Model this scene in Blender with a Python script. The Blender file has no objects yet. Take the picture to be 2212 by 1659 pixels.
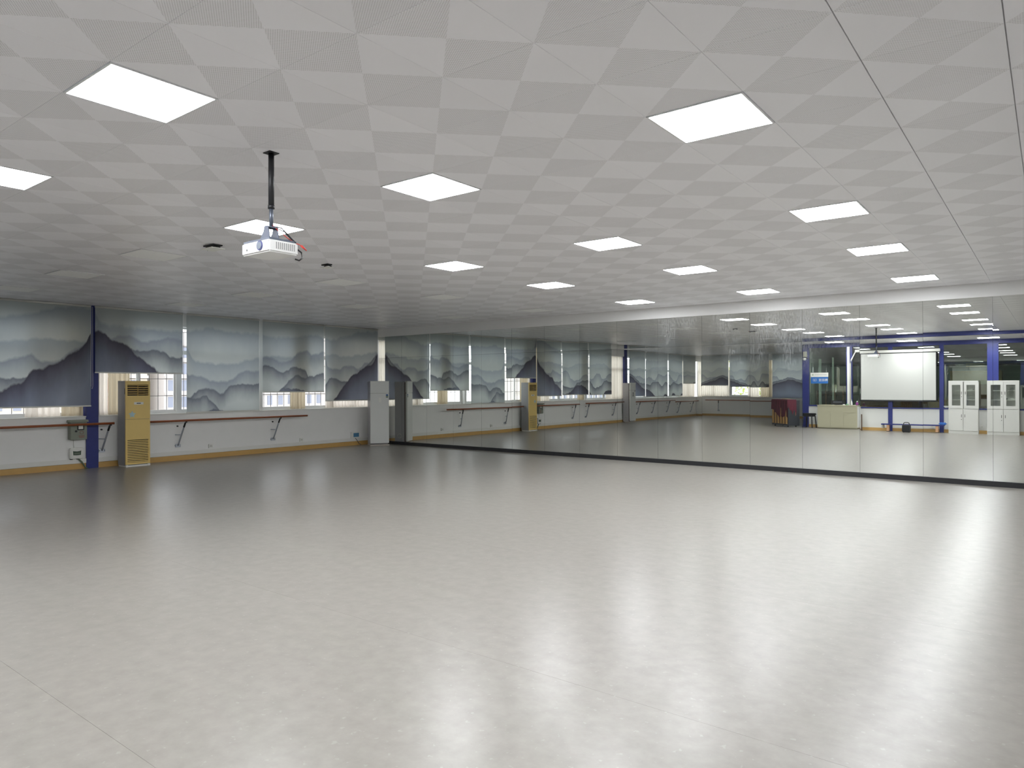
import bpy, bmesh, math, random
from mathutils import Vector, Matrix
from math import sin, cos, pi, radians as rad
random.seed(7)
S = bpy.context.scene
COL = S.collection

# ------------------------------------------------------------------ camera
W_, H_ = 2212.0, 1659.0
FPX, YAW, PIT, ROLL, CX = 1521.285, rad(38.45357), rad(0.19185), rad(-0.14115), 1062.86
CAMZ, ZC = 1.6434, 3.3086            # camera height, ceiling height
XW, YM = -15.334, 14.004             # window wall, mirror wall
LX0, LY0 = -1.6594, 1.9012           # ceiling light grid origin
YB, YP, XR, XS = -9.45, -2.05, 2.6, -7.86   # back wall, glass partition, right wall, side wall of the rear bay
fwd = Vector((-sin(YAW)*cos(PIT), cos(YAW)*cos(PIT), sin(PIT)))
r0 = Vector((cos(YAW), sin(YAW), 0)); u0 = r0.cross(fwd)
rr = cos(ROLL)*r0 + sin(ROLL)*u0; uu = -sin(ROLL)*r0 + cos(ROLL)*u0
cd = bpy.data.cameras.new('camera'); cam = bpy.data.objects.new('camera', cd); COL.objects.link(cam)
cam.matrix_world = Matrix(((rr.x, uu.x, -fwd.x, 0), (rr.y, uu.y, -fwd.y, 0), (rr.z, uu.z, -fwd.z, CAMZ), (0, 0, 0, 1)))
cd.sensor_fit = 'HORIZONTAL'; cd.sensor_width = 36.0; cd.lens = FPX/W_*36.0
cd.shift_x = (1106.0 - CX)/W_; cd.shift_y = 0.0; cd.clip_start = 0.05; cd.clip_end = 600
S.camera = cam

# ------------------------------------------------------------------ world and exposure
wd = bpy.data.worlds.new('overcast'); S.world = wd; wd.use_nodes = True
bg = wd.node_tree.nodes['Background']; bg.inputs[0].default_value = (0.93, 0.96, 1.0, 1); bg.inputs[1].default_value = 1.6
vs = S.view_settings; vs.view_transform = 'Standard'; vs.look = 'None'; vs.gamma = 1.0; vs.use_curve_mapping = False
vs.exposure = 1.03
PANEL_STRENGTH = 22.0

# ------------------------------------------------------------------ helpers
def lin(c):
    c = c/255.0
    return c/12.92 if c <= 0.04045 else ((c+0.055)/1.055)**2.4
def srgb(r, g, b): return (lin(r), lin(g), lin(b), 1.0)
MATS = {}
def mat(name, col, rough=0.5, metal=0.0, spec=0.5, bump=None, var=None):
    if name in MATS: return MATS[name]
    m = bpy.data.materials.new(name); m.use_nodes = True; MATS[name] = m
    nt = m.node_tree; p = nt.nodes['Principled BSDF']
    p.inputs['Base Color'].default_value = col; p.inputs['Roughness'].default_value = rough
    p.inputs['Metallic'].default_value = metal; p.inputs['Specular IOR Level'].default_value = spec
    if var or bump:
        tc = nt.nodes.new('ShaderNodeTexCoord')
        n = nt.nodes.new('ShaderNodeTexNoise'); n.inputs['Scale'].default_value = (var or bump)[0]; n.inputs['Detail'].default_value = 4
        nt.links.new(tc.outputs['Object'], n.inputs['Vector'])
        if var:
            mx = nt.nodes.new('ShaderNodeMix'); mx.data_type = 'RGBA'
            d = var[1]
            mx.inputs[6].default_value = tuple(c*(1-d) for c in col[:3])+(1,); mx.inputs[7].default_value = tuple(min(1, c*(1+d)) for c in col[:3])+(1,)
            nt.links.new(n.outputs['Fac'], mx.inputs[0]); nt.links.new(mx.outputs[2], p.inputs['Base Color'])
        if bump:
            b = nt.nodes.new('ShaderNodeBump'); b.inputs['Strength'].default_value = bump[1]; b.inputs['Distance'].default_value = 0.01
            nt.links.new(n.outputs['Fac'], b.inputs['Height']); nt.links.new(b.outputs['Normal'], p.inputs['Normal'])
    return m

def tag(o, label=None, cat=None, group=None, kind=None):
    if label: o['label'] = label
    if cat: o['category'] = cat
    if group: o['group'] = group
    if kind: o['kind'] = kind
    return o
def thing(name, label, cat, loc=(0, 0, 0), rz=0.0, group=None):
    o = bpy.data.objects.new(name, None); COL.objects.link(o); o.empty_display_size = 0.1
    o.location = loc; o.rotation_euler = (0, 0, rz)
    return tag(o, label, cat, group)
def link(name, me, parent=None, m=None):
    o = bpy.data.objects.new(name, me); COL.objects.link(o)
    if parent is not None: o.parent = parent
    if m is not None and not me.materials:
        for q in (m if isinstance(m, (list, tuple)) else [m]): me.materials.append(q)
    return o
class MB:
    """collects shapes into one mesh"""
    def __init__(s): s.bm = bmesh.new()
    def _add(s, b, smooth=False, mi=0):
        for f in b.faces: f.smooth = smooth; f.material_index = mi
        me = bpy.data.meshes.new('t'); b.to_mesh(me); b.free(); s.bm.from_mesh(me); bpy.data.meshes.remove(me)
    def box(s, x0, x1, y0, y1, z0, z1, bev=0.0, mi=0, rot=None):
        b = bmesh.new(); bmesh.ops.create_cube(b, size=1)
        for v in b.verts:
            v.co = Vector((x0+(x1-x0)*(v.co.x+.5), y0+(y1-y0)*(v.co.y+.5), z0+(z1-z0)*(v.co.z+.5)))
        if bev: bmesh.ops.bevel(b, geom=b.edges[:], offset=bev, segments=2, affect='EDGES', clamp_overlap=True)
        if rot: bmesh.ops.transform(b, matrix=rot, verts=b.verts)
        s._add(b, False, mi); return s
    def cyl(s, p, q, r, r2=None, n=14, mi=0, smooth=True):
        p = Vector(p); q = Vector(q); d = q-p; b = bmesh.new()
        bmesh.ops.create_cone(b, cap_ends=True, segments=n, radius1=r, radius2=r if r2 is None else r2, depth=d.length)
        M = Matrix.Translation((p+q)/2) @ Vector((0, 0, 1)).rotation_difference(d.normalized()).to_matrix().to_4x4()
        bmesh.ops.transform(b, matrix=M, verts=b.verts)
        for f in b.faces: f.smooth = smooth and len(f.verts) == 4; f.material_index = mi
        me = bpy.data.meshes.new('t'); b.to_mesh(me); b.free(); s.bm.from_mesh(me); bpy.data.meshes.remove(me); return s
    def lathe(s, prof, c=(0, 0, 0), n=20, mi=0, sx=1.0, sy=1.0):
        b = bmesh.new(); rings = []
        for r, z in prof:
            rings.append([b.verts.new((c[0]+r*cos(2*pi*i/n)*sx, c[1]+r*sin(2*pi*i/n)*sy, c[2]+z)) for i in range(n)])
        for a, e in zip(rings[:-1], rings[1:]):
            for i in range(n): b.faces.new((a[i], a[(i+1) % n], e[(i+1) % n], e[i]))
        b.faces.new(rings[0][::-1]); b.faces.new(rings[-1]); s._add(b, True, mi); return s
    def tube(s, pts, r, n=8, mi=0, closed=False):
        pts = [Vector(p) for p in pts]; b = bmesh.new(); rings = []; N = len(pts)
        for k, p in enumerate(pts):
            if closed: t = pts[(k+1) % N]-pts[k-1]
            else: t = pts[min(k+1, N-1)]-pts[max(k-1, 0)]
            t.normalize(); a = t.orthogonal() if abs(t.z) > .99 else t.cross(Vector((0, 0, 1)))
            a.normalize(); c = t.cross(a)
            rings.append([b.verts.new(p+r*(a*cos(2*pi*i/n)+c*sin(2*pi*i/n))) for i in range(n)])
        for k in range(N if closed else N-1):
            A, B = rings[k], rings[(k+1) % N]
            for i in range(n): b.faces.new((A[i], A[(i+1) % n], B[(i+1) % n], B[i]))
        if not closed: b.faces.new(rings[0][::-1]); b.faces.new(rings[-1])
        bmesh.ops.recalc_face_normals(b, faces=b.faces); s._add(b, True, mi); return s
    def poly(s, pts, z0, z1, axis='z', mi=0):
        """extruded outline; axis says which coordinate is the thickness"""
        b = bmesh.new()
        def co(p, t): return {'z': (p[0], p[1], t), 'x': (t, p[0], p[1]), 'y': (p[0], t, p[1])}[axis]
        A = [b.verts.new(co(p, z0)) for p in pts]; B = [b.verts.new(co(p, z1)) for p in pts]
        b.faces.new(A[::-1]); b.faces.new(B); n = len(pts)
        for i in range(n): b.faces.new((A[i], A[(i+1) % n], B[(i+1) % n], B[i]))
        bmesh.ops.recalc_face_normals(b, faces=b.faces); s._add(b, False, mi); return s
    def grid(s, fn, nu, nv, mi=0, smooth=True):
        b = bmesh.new(); V = [[b.verts.new(fn(i/nu, j/nv)) for j in range(nv+1)] for i in range(nu+1)]
        for i in range(nu):
            for j in range(nv): b.faces.new((V[i][j], V[i+1][j], V[i+1][j+1], V[i][j+1]))
        s._add(b, smooth, mi); return s
    def mesh(s, name='m'):
        me = bpy.data.meshes.new(name); s.bm.to_mesh(me); s.bm.free(); return me
    def build(s, name, m, parent=None):
        me = s.mesh(name)
        for q in (m if isinstance(m, (list, tuple)) else [m]): me.materials.append(q)
        return link(name, me, parent)
def bx(name, m, parent, *a, bev=0.0): return MB().box(*a, bev=bev).build(name, m, parent)
def struct(name, m, *a, parent=None, label=None):
    o = bx(name, m, parent, *a); o['kind'] = 'structure'
    if label: o['label'] = label
    return o
def copy_tree(o, parent=None):
    c = o.copy(); COL.objects.link(c); c.parent = parent
    for ch in [k for k in bpy.data.objects if k.parent == o]: copy_tree(ch, c)
    return c

# ------------------------------------------------------------------ materials
WHITE = mat('white_wall_paint', srgb(241, 241, 238), 0.6, var=(3.0, 0.03))
SOFF = mat('white_soffit_paint', srgb(236, 236, 235), 0.6)
TAN = mat('tan_baseboard', srgb(205, 165, 98), 0.45, var=(6, 0.1))
BLACKB = mat('black_baseboard', srgb(38, 39, 42), 0.45)
BLUE = mat('blue_paint', srgb(36, 47, 121), 0.45, var=(14, 0.12))
PVC = mat('white_window_frame', srgb(232, 232, 230), 0.35)
GRILLE = mat('grey_grille_steel', srgb(96, 92, 92), 0.5, 0.3)
TRUNK = mat('white_plastic', srgb(232, 232, 226), 0.4)
STEEL = mat('galvanised_steel', srgb(188, 194, 204), 0.35, 0.7)
RUBBER = mat('black_plastic', srgb(30, 31, 34), 0.45)
BRASSW = mat('barre_wood', srgb(146, 78, 40), 0.35, var=(9, 0.18))
ALUM = mat('pale_bar', srgb(206, 206, 200), 0.35, 0.2)
OFFW = mat('appliance_white', srgb(222, 224, 220), 0.35)
GREYM = mat('appliance_grey', srgb(150, 150, 152), 0.5, var=(30, 0.05))
YEL = mat('aged_yellow_plastic', srgb(232, 202, 124), 0.45, var=(4, 0.06))
DARK = mat('dark_slot', srgb(34, 30, 24), 0.6)
CAB = mat('cabinet_white_metal', srgb(224, 224, 220), 0.4)
DESK = mat('desk_beige', srgb(190, 186, 160), 0.5, var=(5, 0.03))
def glass_mat(name, tint, gloss, rough=0.0):
    m = bpy.data.materials.new(name); m.use_nodes = True; nt = m.node_tree; nt.nodes.remove(nt.nodes['Principled BSDF'])
    t = nt.nodes.new('ShaderNodeBsdfTransparent'); t.inputs[0].default_value = tint
    g = nt.nodes.new('ShaderNodeBsdfGlossy'); g.inputs['Roughness'].default_value = rough; g.inputs[0].default_value = (1, 1, 1, 1)
    x = nt.nodes.new('ShaderNodeMixShader'); x.inputs[0].default_value = gloss
    nt.links.new(t.outputs[0], x.inputs[1]); nt.links.new(g.outputs[0], x.inputs[2]); nt.links.new(x.outputs[0], nt.nodes['Material Output'].inputs[0]); return m
GLASS = glass_mat('window_glass', (0.96, 0.97, 0.97, 1), 0.06)
DGLASS = glass_mat('partition_glass', (0.78, 0.86, 0.80, 1), 0.14)
CGLASS = glass_mat('cabinet_glass', (0.9, 0.92, 0.9, 1), 0.08)
def emis(name, col, strength):
    m = bpy.data.materials.new(name); m.use_nodes = True; nt = m.node_tree; nt.nodes.remove(nt.nodes['Principled BSDF'])
    e = nt.nodes.new('ShaderNodeEmission'); e.inputs[0].default_value = col; e.inputs[1].default_value = strength
    nt.links.new(e.outputs[0], nt.nodes['Material Output'].inputs[0]); return m
LED = emis('led_diffuser_lit', (0.95, 0.97, 1.0, 1), PANEL_STRENGTH)
def cloth_mat(name, col, trans):
    m = bpy.data.materials.new(name); m.use_nodes = True; nt = m.node_tree; nt.nodes.remove(nt.nodes['Principled BSDF'])
    d = nt.nodes.new('ShaderNodeBsdfDiffuse'); d.inputs[0].default_value = col
    t = nt.nodes.new('ShaderNodeBsdfTranslucent'); t.inputs[0].default_value = col
    x = nt.nodes.new('ShaderNodeMixShader'); x.inputs[0].default_value = trans
    nt.links.new(d.outputs[0], x.inputs[1]); nt.links.new(t.outputs[0], x.inputs[2]); nt.links.new(x.outputs[0], nt.nodes['Material Output'].inputs[0]); return m
SHEER = cloth_mat('sheer_cream', srgb(240, 232, 222), 0.62)
BEIGE = cloth_mat('beige_curtain', srgb(205, 192, 168), 0.45)

def N(nt, t, **kw):
    n = nt.nodes.new(t)
    for k, v in kw.items(): setattr(n, k, v)
    return n
def math_(nt, op, a, b=None, clamp=False):
    n = nt.nodes.new('ShaderNodeMath'); n.operation = op; n.use_clamp = clamp
    for i, v in enumerate((a, b)):
        if v is None: continue
        if isinstance(v, (int, float)): n.inputs[i].default_value = v
        else: nt.links.new(v, n.inputs[i])
    return n.outputs[0]
def floor_mat():
    m = bpy.data.materials.new('grey_vinyl'); m.use_nodes = True; nt = m.node_tree; p = nt.nodes['Principled BSDF']
    g = N(nt, 'ShaderNodeNewGeometry')
    n1 = N(nt, 'ShaderNodeTexNoise'); n1.inputs['Scale'].default_value = 9; n1.inputs['Detail'].default_value = 5; n1.inputs['Roughness'].default_value = 0.6
    n2 = N(nt, 'ShaderNodeTexNoise'); n2.inputs['Scale'].default_value = 0.5; n2.inputs['Detail'].default_value = 3
    n3 = N(nt, 'ShaderNodeTexNoise'); n3.inputs['Scale'].default_value = 26; n3.inputs['Detail'].default_value = 2
    for n in (n1, n2, n3): nt.links.new(g.outputs['Position'], n.inputs['Vector'])
    r = N(nt, 'ShaderNodeValToRGB'); r.color_ramp.elements[0].position = 0.3; r.color_ramp.elements[1].position = 0.72
    r.color_ramp.elements[0].color = srgb(142, 138, 131); r.color_ramp.elements[1].color = srgb(156, 152, 145)
    nt.links.new(n1.outputs['Fac'], r.inputs[0])
    fl = N(nt, 'ShaderNodeValToRGB'); fl.color_ramp.elements[0].position = 0.66; fl.color_ramp.elements[1].position = 0.72
    nt.links.new(n3.outputs['Fac'], fl.inputs[0])
    mx = N(nt, 'ShaderNodeMix', data_type='RGBA'); mx.inputs[7].default_value = srgb(170, 169, 163)
    f = math_(nt, 'MULTIPLY', fl.outputs[0], 0.5)
    nt.links.new(f, mx.inputs[0]); nt.links.new(r.outputs[0], mx.inputs[6])
    m2 = N(nt, 'ShaderNodeMix', data_type='RGBA', blend_type='MULTIPLY'); m2.inputs[0].default_value = 1
    r2 = N(nt, 'ShaderNodeValToRGB'); r2.color_ramp.elements[0].color = (.93, .93, .92, 1); r2.color_ramp.elements[1].color = (1, 1, 1, 1)
    nt.links.new(n2.outputs['Fac'], r2.inputs[0]); nt.links.new(mx.outputs[2], m2.inputs[6]); nt.links.new(r2.outputs[0], m2.inputs[7])
    nt.links.new(m2.outputs[2], p.inputs['Base Color'])
    p.inputs['Roughness'].default_value = 0.29; p.inputs['Specular IOR Level'].default_value = 0.5
    b = N(nt, 'ShaderNodeBump'); b.inputs['Strength'].default_value = 0.06; b.inputs['Distance'].default_value = 0.004
    nt.links.new(n1.outputs['Fac'], b.inputs['Height']); nt.links.new(b.outputs['Normal'], p.inputs['Normal'])
    return m
VINYL = floor_mat()
def tile_mat(name, perf):
    m = bpy.data.materials.new(name); m.use_nodes = True; nt = m.node_tree; p = nt.nodes['Principled BSDF']
    base = srgb(247, 246, 250)
    oi = N(nt, 'ShaderNodeObjectInfo')
    v = math_(nt, 'ADD', math_(nt, 'MULTIPLY', oi.outputs['Random'], 0.05), 0.95)
    c = N(nt, 'ShaderNodeMix', data_type='RGBA', blend_type='MULTIPLY'); c.inputs[0].default_value = 1; c.inputs[6].default_value = base
    cc = N(nt, 'ShaderNodeCombineColor')
    for i in range(3): nt.links.new(v, cc.inputs[i])
    nt.links.new(cc.outputs[0], c.inputs[7])
    out = c.outputs[2]
    if perf:   # rows of small punched holes, set at 45 degrees to the tile edge
        g = N(nt, 'ShaderNodeNewGeometry'); mp = N(nt, 'ShaderNodeMapping'); mp.inputs['Rotation'].default_value = (0, 0, pi/4)
        k = 75.0; mp.inputs['Scale'].default_value = (k, k*1.5, k)
        nt.links.new(g.outputs['Position'], mp.inputs['Vector'])
        sp = N(nt, 'ShaderNodeSeparateXYZ'); nt.links.new(mp.outputs[0], sp.inputs[0])
        fx = math_(nt, 'SUBTRACT', math_(nt, 'FRACT', sp.outputs[0]), 0.5); fy = math_(nt, 'SUBTRACT', math_(nt, 'FRACT', sp.outputs[1]), 0.5)
        d = math_(nt, 'SQRT', math_(nt, 'ADD', math_(nt, 'MULTIPLY', fx, fx), math_(nt, 'MULTIPLY', math_(nt, 'MULTIPLY', fy, fy), 0.5)))
        h = math_(nt, 'LESS_THAN', d, 0.27)
        mx = N(nt, 'ShaderNodeMix', data_type='RGBA'); mx.inputs[7].default_value = srgb(203, 201, 203)
        nt.links.new(h, mx.inputs[0]); nt.links.new(out, mx.inputs[6]); out = mx.outputs[2]
    nt.links.new(out, p.inputs['Base Color']); p.inputs['Roughness'].default_value = 0.38; p.inputs['Specular IOR Level'].default_value = 0.5
    return m
T_PLAIN, T_PERF = tile_mat('tile_plain', False), tile_mat('tile_perforated', True)

def mural_mat(name, axis, a0, a1, layers, trans=.30):
    """ink-wash mountain print: ridge lines given as (position, height) points, far to near"""
    m = bpy.data.materials.new(name); m.use_nodes = True; nt = m.node_tree; p = nt.nodes['Principled BSDF']
    g = N(nt, 'ShaderNodeNewGeometry'); sp = N(nt, 'ShaderNodeSeparateXYZ'); nt.links.new(g.outputs['Position'], sp.inputs[0])
    s = sp.outputs[axis]; z = sp.outputs[2]
    t = math_(nt, 'DIVIDE', math_(nt, 'SUBTRACT', s, a0), a1-a0, True)
    nz = N(nt, 'ShaderNodeTexNoise'); nz.inputs['Scale'].default_value = 7; nz.inputs['Detail'].default_value = 6
    cb = N(nt, 'ShaderNodeCombineXYZ'); nt.links.new(s, cb.inputs[0]); nt.links.new(math_(nt, 'MULTIPLY', z, 0.35), cb.inputs[1]); nt.links.new(cb.outputs[0], nz.inputs['Vector'])
    n2 = N(nt, 'ShaderNodeTexNoise'); n2.inputs['Scale'].default_value = 2.2; n2.inputs['Detail'].default_value = 9; n2.inputs['Roughness'].default_value = .62; nt.links.new(cb.outputs[0], n2.inputs['Vector'])
    jag = math_(nt, 'ADD', math_(nt, 'MULTIPLY', math_(nt, 'SUBTRACT', nz.outputs['Fac'], 0.5), 0.16), math_(nt, 'MULTIPLY', math_(nt, 'SUBTRACT', n2.outputs['Fac'], 0.5), 0.14))
    wash = math_(nt, 'ADD', math_(nt, 'MULTIPLY', n2.outputs['Fac'], 0.5), 0.75)
    col = None; sky = N(nt, 'ShaderNodeRGB'); sky.outputs[0].default_value = srgb(178, 185, 185); col = sky.outputs[0]
    for (pts, ridge, fog, fade, alpha, soft) in layers:
        fc = N(nt, 'ShaderNodeFloatCurve'); cm = fc.mapping; cu = cm.curves[0]
        P = [((y-a0)/(a1-a0), (h-0.6)/3.0) for y, h in pts]
        cu.points[0].location = P[0]; cu.points[1].location = P[-1]
        for q in P[1:-1]: cu.points.new(q[0], q[1])
        for q in cu.points: q.handle_type = 'AUTO'
        cm.update(); nt.links.new(t, fc.inputs['Value'])
        hgt = math_(nt, 'ADD', math_(nt, 'ADD', math_(nt, 'MULTIPLY', fc.outputs[0], 3.0), 0.6), jag)
        dz = math_(nt, 'SUBTRACT', hgt, z)
        mask = math_(nt, 'MULTIPLY', math_(nt, 'DIVIDE', dz, soft, True), alpha)
        fd = math_(nt, 'POWER', math_(nt, 'DIVIDE', math_(nt, 'MULTIPLY', math_(nt, 'SUBTRACT', dz, 0.02), wash), fade, True), 0.9)
        a = N(nt, 'ShaderNodeMix', data_type='RGBA'); a.inputs[6].default_value = ridge; a.inputs[7].default_value = fog; nt.links.new(fd, a.inputs[0])
        b = N(nt, 'ShaderNodeMix', data_type='RGBA'); nt.links.new(mask, b.inputs[0]); nt.links.new(col, b.inputs[6]); nt.links.new(a.outputs[2], b.inputs[7]); col = b.outputs[2]
    nt.links.new(col, p.inputs['Base Color']); p.inputs['Roughness'].default_value = 0.75; p.inputs['Specular IOR Level'].default_value = 0.25
    tr = N(nt, 'ShaderNodeBsdfTranslucent'); nt.links.new(col, tr.inputs[0]); ms = N(nt, 'ShaderNodeMixShader'); ms.inputs[0].default_value = trans
    nt.links.new(p.outputs[0], ms.inputs[1]); nt.links.new(tr.outputs[0], ms.inputs[2]); nt.links.new(ms.outputs[0], nt.nodes['Material Output'].inputs[0])
    return m
C_FOG = srgb(184, 190, 188); C_L = srgb(156, 165, 170); C_M = srgb(136, 144, 152); C_MD = srgb(102, 106, 116); C_D = srgb(70, 67, 78); C_B = srgb(128, 136, 152)
far = [(4.4, 2.95), (4.77, 3.06), (5.2, 3.16), (5.52, 3.25), (6.11, 3.28), (6.3, 3.0), (7.0, 2.93), (8.14, 2.94), (8.66, 3.02), (9.36, 2.98), (9.98, 2.97), (10.3, 2.92), (11.2, 2.98), (11.7, 3.04), (12.05, 2.95), (12.86, 3.11), (13.26, 3.22), (14.1, 3.25)]
l4 = [(4.4, 2.53), (4.98, 2.58), (5.35, 2.62), (5.79, 2.59), (6.11, 2.62), (6.25, 2.94), (6.61, 2.86), (7.38, 2.88), (8.0, 2.8), (8.3, 2.3), (9.0, 2.2), (10.0, 2.4), (11.3, 2.45), (11.96, 2.5), (12.3, 2.56), (12.51, 2.5), (13.0, 2.54), (13.37, 2.61), (14.1, 2.66)]
l3 = [(4.4, 2.12), (4.83, 2.22), (5.04, 2.28), (5.31, 2.16), (5.68, 2.34), (6.11, 2.58), (6.56, 2.7), (6.76, 2.77), (7.25, 2.65), (7.79, 2.76), (8.04, 2.7), (8.14, 1.93), (8.3, 1.95), (8.84, 1.8), (9.09, 1.8), (9.57, 2.06), (9.98, 2.09), (10.08, 2.42), (10.58, 2.31), (10.85, 2.34), (11.22, 2.58), (11.41, 2.62), (11.57, 2.52), (11.96, 2.6), (12.04, 2.21), (12.37, 2.15), (12.89, 2.27), (13.15, 2.18), (13.37, 2.33), (13.67, 2.39), (13.86, 2.63), (14.1, 2.6)]
mid = [(4.4, 1.85), (4.73, 1.81), (4.89, 1.84), (5.3, 2.0), (6.0, 2.3), (6.89, 2.47), (7.17, 2.44), (7.46, 2.47), (7.79, 2.32), (8.04, 2.29), (8.1, 1.4), (8.23, 1.45), (8.32, 1.56), (8.61, 1.64), (8.99, 1.54), (9.12, 1.64), (9.41, 1.73), (9.98, 1.77), (10.08, 2.17), (10.18, 2.21), (10.46, 2.1), (10.67, 2.03), (11.0, 2.15), (11.35, 2.08), (11.44, 1.9), (11.96, 1.7), (12.04, 1.81), (12.2, 1.89), (12.72, 1.81), (13.26, 2.11), (13.86, 2.57), (14.1, 2.65)]
drk = [(4.4, 1.45), (4.73, 1.69), (4.87, 1.73), (5.06, 1.97), (5.35, 2.07), (5.68, 2.28), (5.88, 2.42), (6.02, 2.58), (6.23, 2.82), (6.37, 2.77), (6.54, 2.63), (6.74, 2.58), (7.01, 2.35), (7.27, 2.16), (7.6, 1.9), (7.9, 1.5), (8.1, 0.7), (9.0, .65), (11.0, .65), (12.0, .7), (12.1, 1.2), (12.3, 1.34), (12.5, 1.59), (12.72, 1.78), (12.89, 1.95), (13.18, 2.1), (13.44, 2.24), (13.67, 2.33), (13.86, 2.6), (14.1, 2.72)]
frt = [(4.4, .7), (8.05, .8), (8.1, 1.42), (8.42, 1.41), (8.54, 1.47), (8.66, 1.4), (8.79, 1.28), (8.91, 1.16), (9.1, .9), (10.0, .8), (10.5, 1.4), (10.73, 1.7), (10.91, 1.85), (11.06, 1.96), (11.25, 1.91), (11.6, 1.94), (11.96, 2.02), (12.0, 1.2), (12.1, .7), (14.1, .65)]
low = [(4.4, 0.7), (8.4, 0.8), (8.59, 1.1), (8.71, 1.14), (8.91, 1.14), (9.1, 1.05), (9.6, 0.8), (10.3, 1.4), (10.46, 1.53), (10.7, 1.61), (10.91, 1.61), (11.31, 1.53), (11.6, 1.3), (12.0, 0.8), (14.1, 0.7)]
MURAL = mural_mat('mountain_print', 1, 4.4, 14.1, [(far, srgb(146, 155, 164), C_FOG, .6, .9, .07), (l4, srgb(146, 155, 164), C_FOG, .5, .85, .06), (l3, srgb(126, 134, 145), C_FOG, .45, .9, .06), (mid, C_MD, C_FOG, .42, 1, .04), (frt, C_MD, C_FOG, .4, 1, .04), (drk, C_D, srgb(142, 151, 170), .85, 1, .045), (low, C_MD, C_B, .2, 1, .03)])
def rolling(base, amp, peaks, a0, a1, n, seed):
    R = random.Random(seed); out = []
    for k in range(n+1):
        y = a0+(a1-a0)*k/n; h = base+amp*(R.random()-.5)
        for py, ph, pw in peaks: h = max(h, ph-abs(y-py)*pw)
        out.append((y, h))
    return out
def mural2(name, axis, a0, a1, pk, seed, trans):
    return mural_mat(name, axis, a0, a1, [(rolling(3.0, .2, [], a0, a1, 14, seed), C_L, C_FOG, .55, .75, .05), (rolling(2.5, .3, [], a0, a1, 20, seed+1), C_L, C_FOG, .45, .8, .04),
        (rolling(2.1, .4, pk, a0, a1, 28, seed+2), C_M, C_FOG, .45, .9, .03), (rolling(1.75, .4, pk, a0, a1, 30, seed+3), C_MD, C_FOG, .42, 1, .02), (rolling(1.3, .5, [(a, b-.1, c) for a, b, c in pk], a0, a1, 30, seed+4), C_D, C_B, .7, 1, .04)], trans)
MURAL_L = mural2('mountain_print_rear', 1, -9.5, 4.6, [(-1.3, 2.3, .42), (3.0, 1.9, .5)], 3, .30)
MURAL_B = mural2('mountain_print_back', 0, -15.4, -9.0, [(-13.9, 2.2, .35), (-10.4, 2.1, .3)], 9, .30)

def mirror_mat():
    m = bpy.data.materials.new('silvered_mirror'); m.use_nodes = True; nt = m.node_tree; p = nt.nodes['Principled BSDF']
    p.inputs['Base Color'].default_value = (0.83, 0.85, 0.815, 1); p.inputs['Metallic'].default_value = 1; p.inputs['Roughness'].default_value = 0.0
    d = N(nt, 'ShaderNodeBsdfDiffuse'); d.inputs[0].default_value = srgb(225, 228, 228)
    g = N(nt, 'ShaderNodeNewGeometry'); mp = N(nt, 'ShaderNodeMapping'); mp.inputs['Scale'].default_value = (1.6, 1, .7); nt.links.new(g.outputs['Position'], mp.inputs[0])
    a = N(nt, 'ShaderNodeTexNoise'); a.inputs['Scale'].default_value = 1.3; a.inputs['Detail'].default_value = 6; nt.links.new(mp.outputs[0], a.inputs[0])
    m2 = N(nt, 'ShaderNodeMapping'); m2.inputs['Scale'].default_value = (30, 1, 9); nt.links.new(g.outputs['Position'], m2.inputs[0])
    b = N(nt, 'ShaderNodeTexNoise'); b.inputs['Scale'].default_value = 1.5; b.inputs['Detail'].default_value = 5; nt.links.new(m2.outputs[0], b.inputs[0])
    sp = N(nt, 'ShaderNodeSeparateXYZ'); nt.links.new(g.outputs['Position'], sp.inputs[0])
    # dried splashes and smears cling to the upper half of the middle panels
    mx = math_(nt, 'MULTIPLY', math_(nt, 'DIVIDE', math_(nt, 'ADD', sp.outputs[0], 7.2), 1.2, True), math_(nt, 'DIVIDE', math_(nt, 'SUBTRACT', -2.0, sp.outputs[0]), 1.2, True))
    mz = math_(nt, 'DIVIDE', math_(nt, 'SUBTRACT', sp.outputs[2], 1.7), 1.3, True)
    st = math_(nt, 'MULTIPLY', math_(nt, 'SUBTRACT', a.outputs['Fac'], .40, True), math_(nt, 'SUBTRACT', b.outputs['Fac'], .36, True))
    f = math_(nt, 'MULTIPLY', math_(nt, 'MULTIPLY', st, math_(nt, 'MULTIPLY', mx, mz)), 7.0)
    f = math_(nt, 'MINIMUM', math_(nt, 'ADD', f, 0.012), 0.22)
    s = N(nt, 'ShaderNodeMixShader'); nt.links.new(f, s.inputs[0]); nt.links.new(p.outputs[0], s.inputs[1]); nt.links.new(d.outputs[0], s.inputs[2])
    nt.links.new(s.outputs[0], nt.nodes['Material Output'].inputs[0]); return m
MIRROR = mirror_mat()

# ------------------------------------------------------------------ floor
fl = struct('floor', mat('floor_screed', srgb(124, 122, 118), .8), XW-.24, XR+.2, YB-.2, YM+.2, -.12, -.004)
seams = [YB, -8.32, -5.99, -3.66, -1.0, 1.48, 3.33, 5.66, 8.0, 10.33, 12.66, YM]
for a, b in zip(seams[:-1], seams[1:]):
    o = bx('vinyl_sheet', VINYL, fl, XW, XR, a+.0006, b-.0006, -.004, 0.0)

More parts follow.
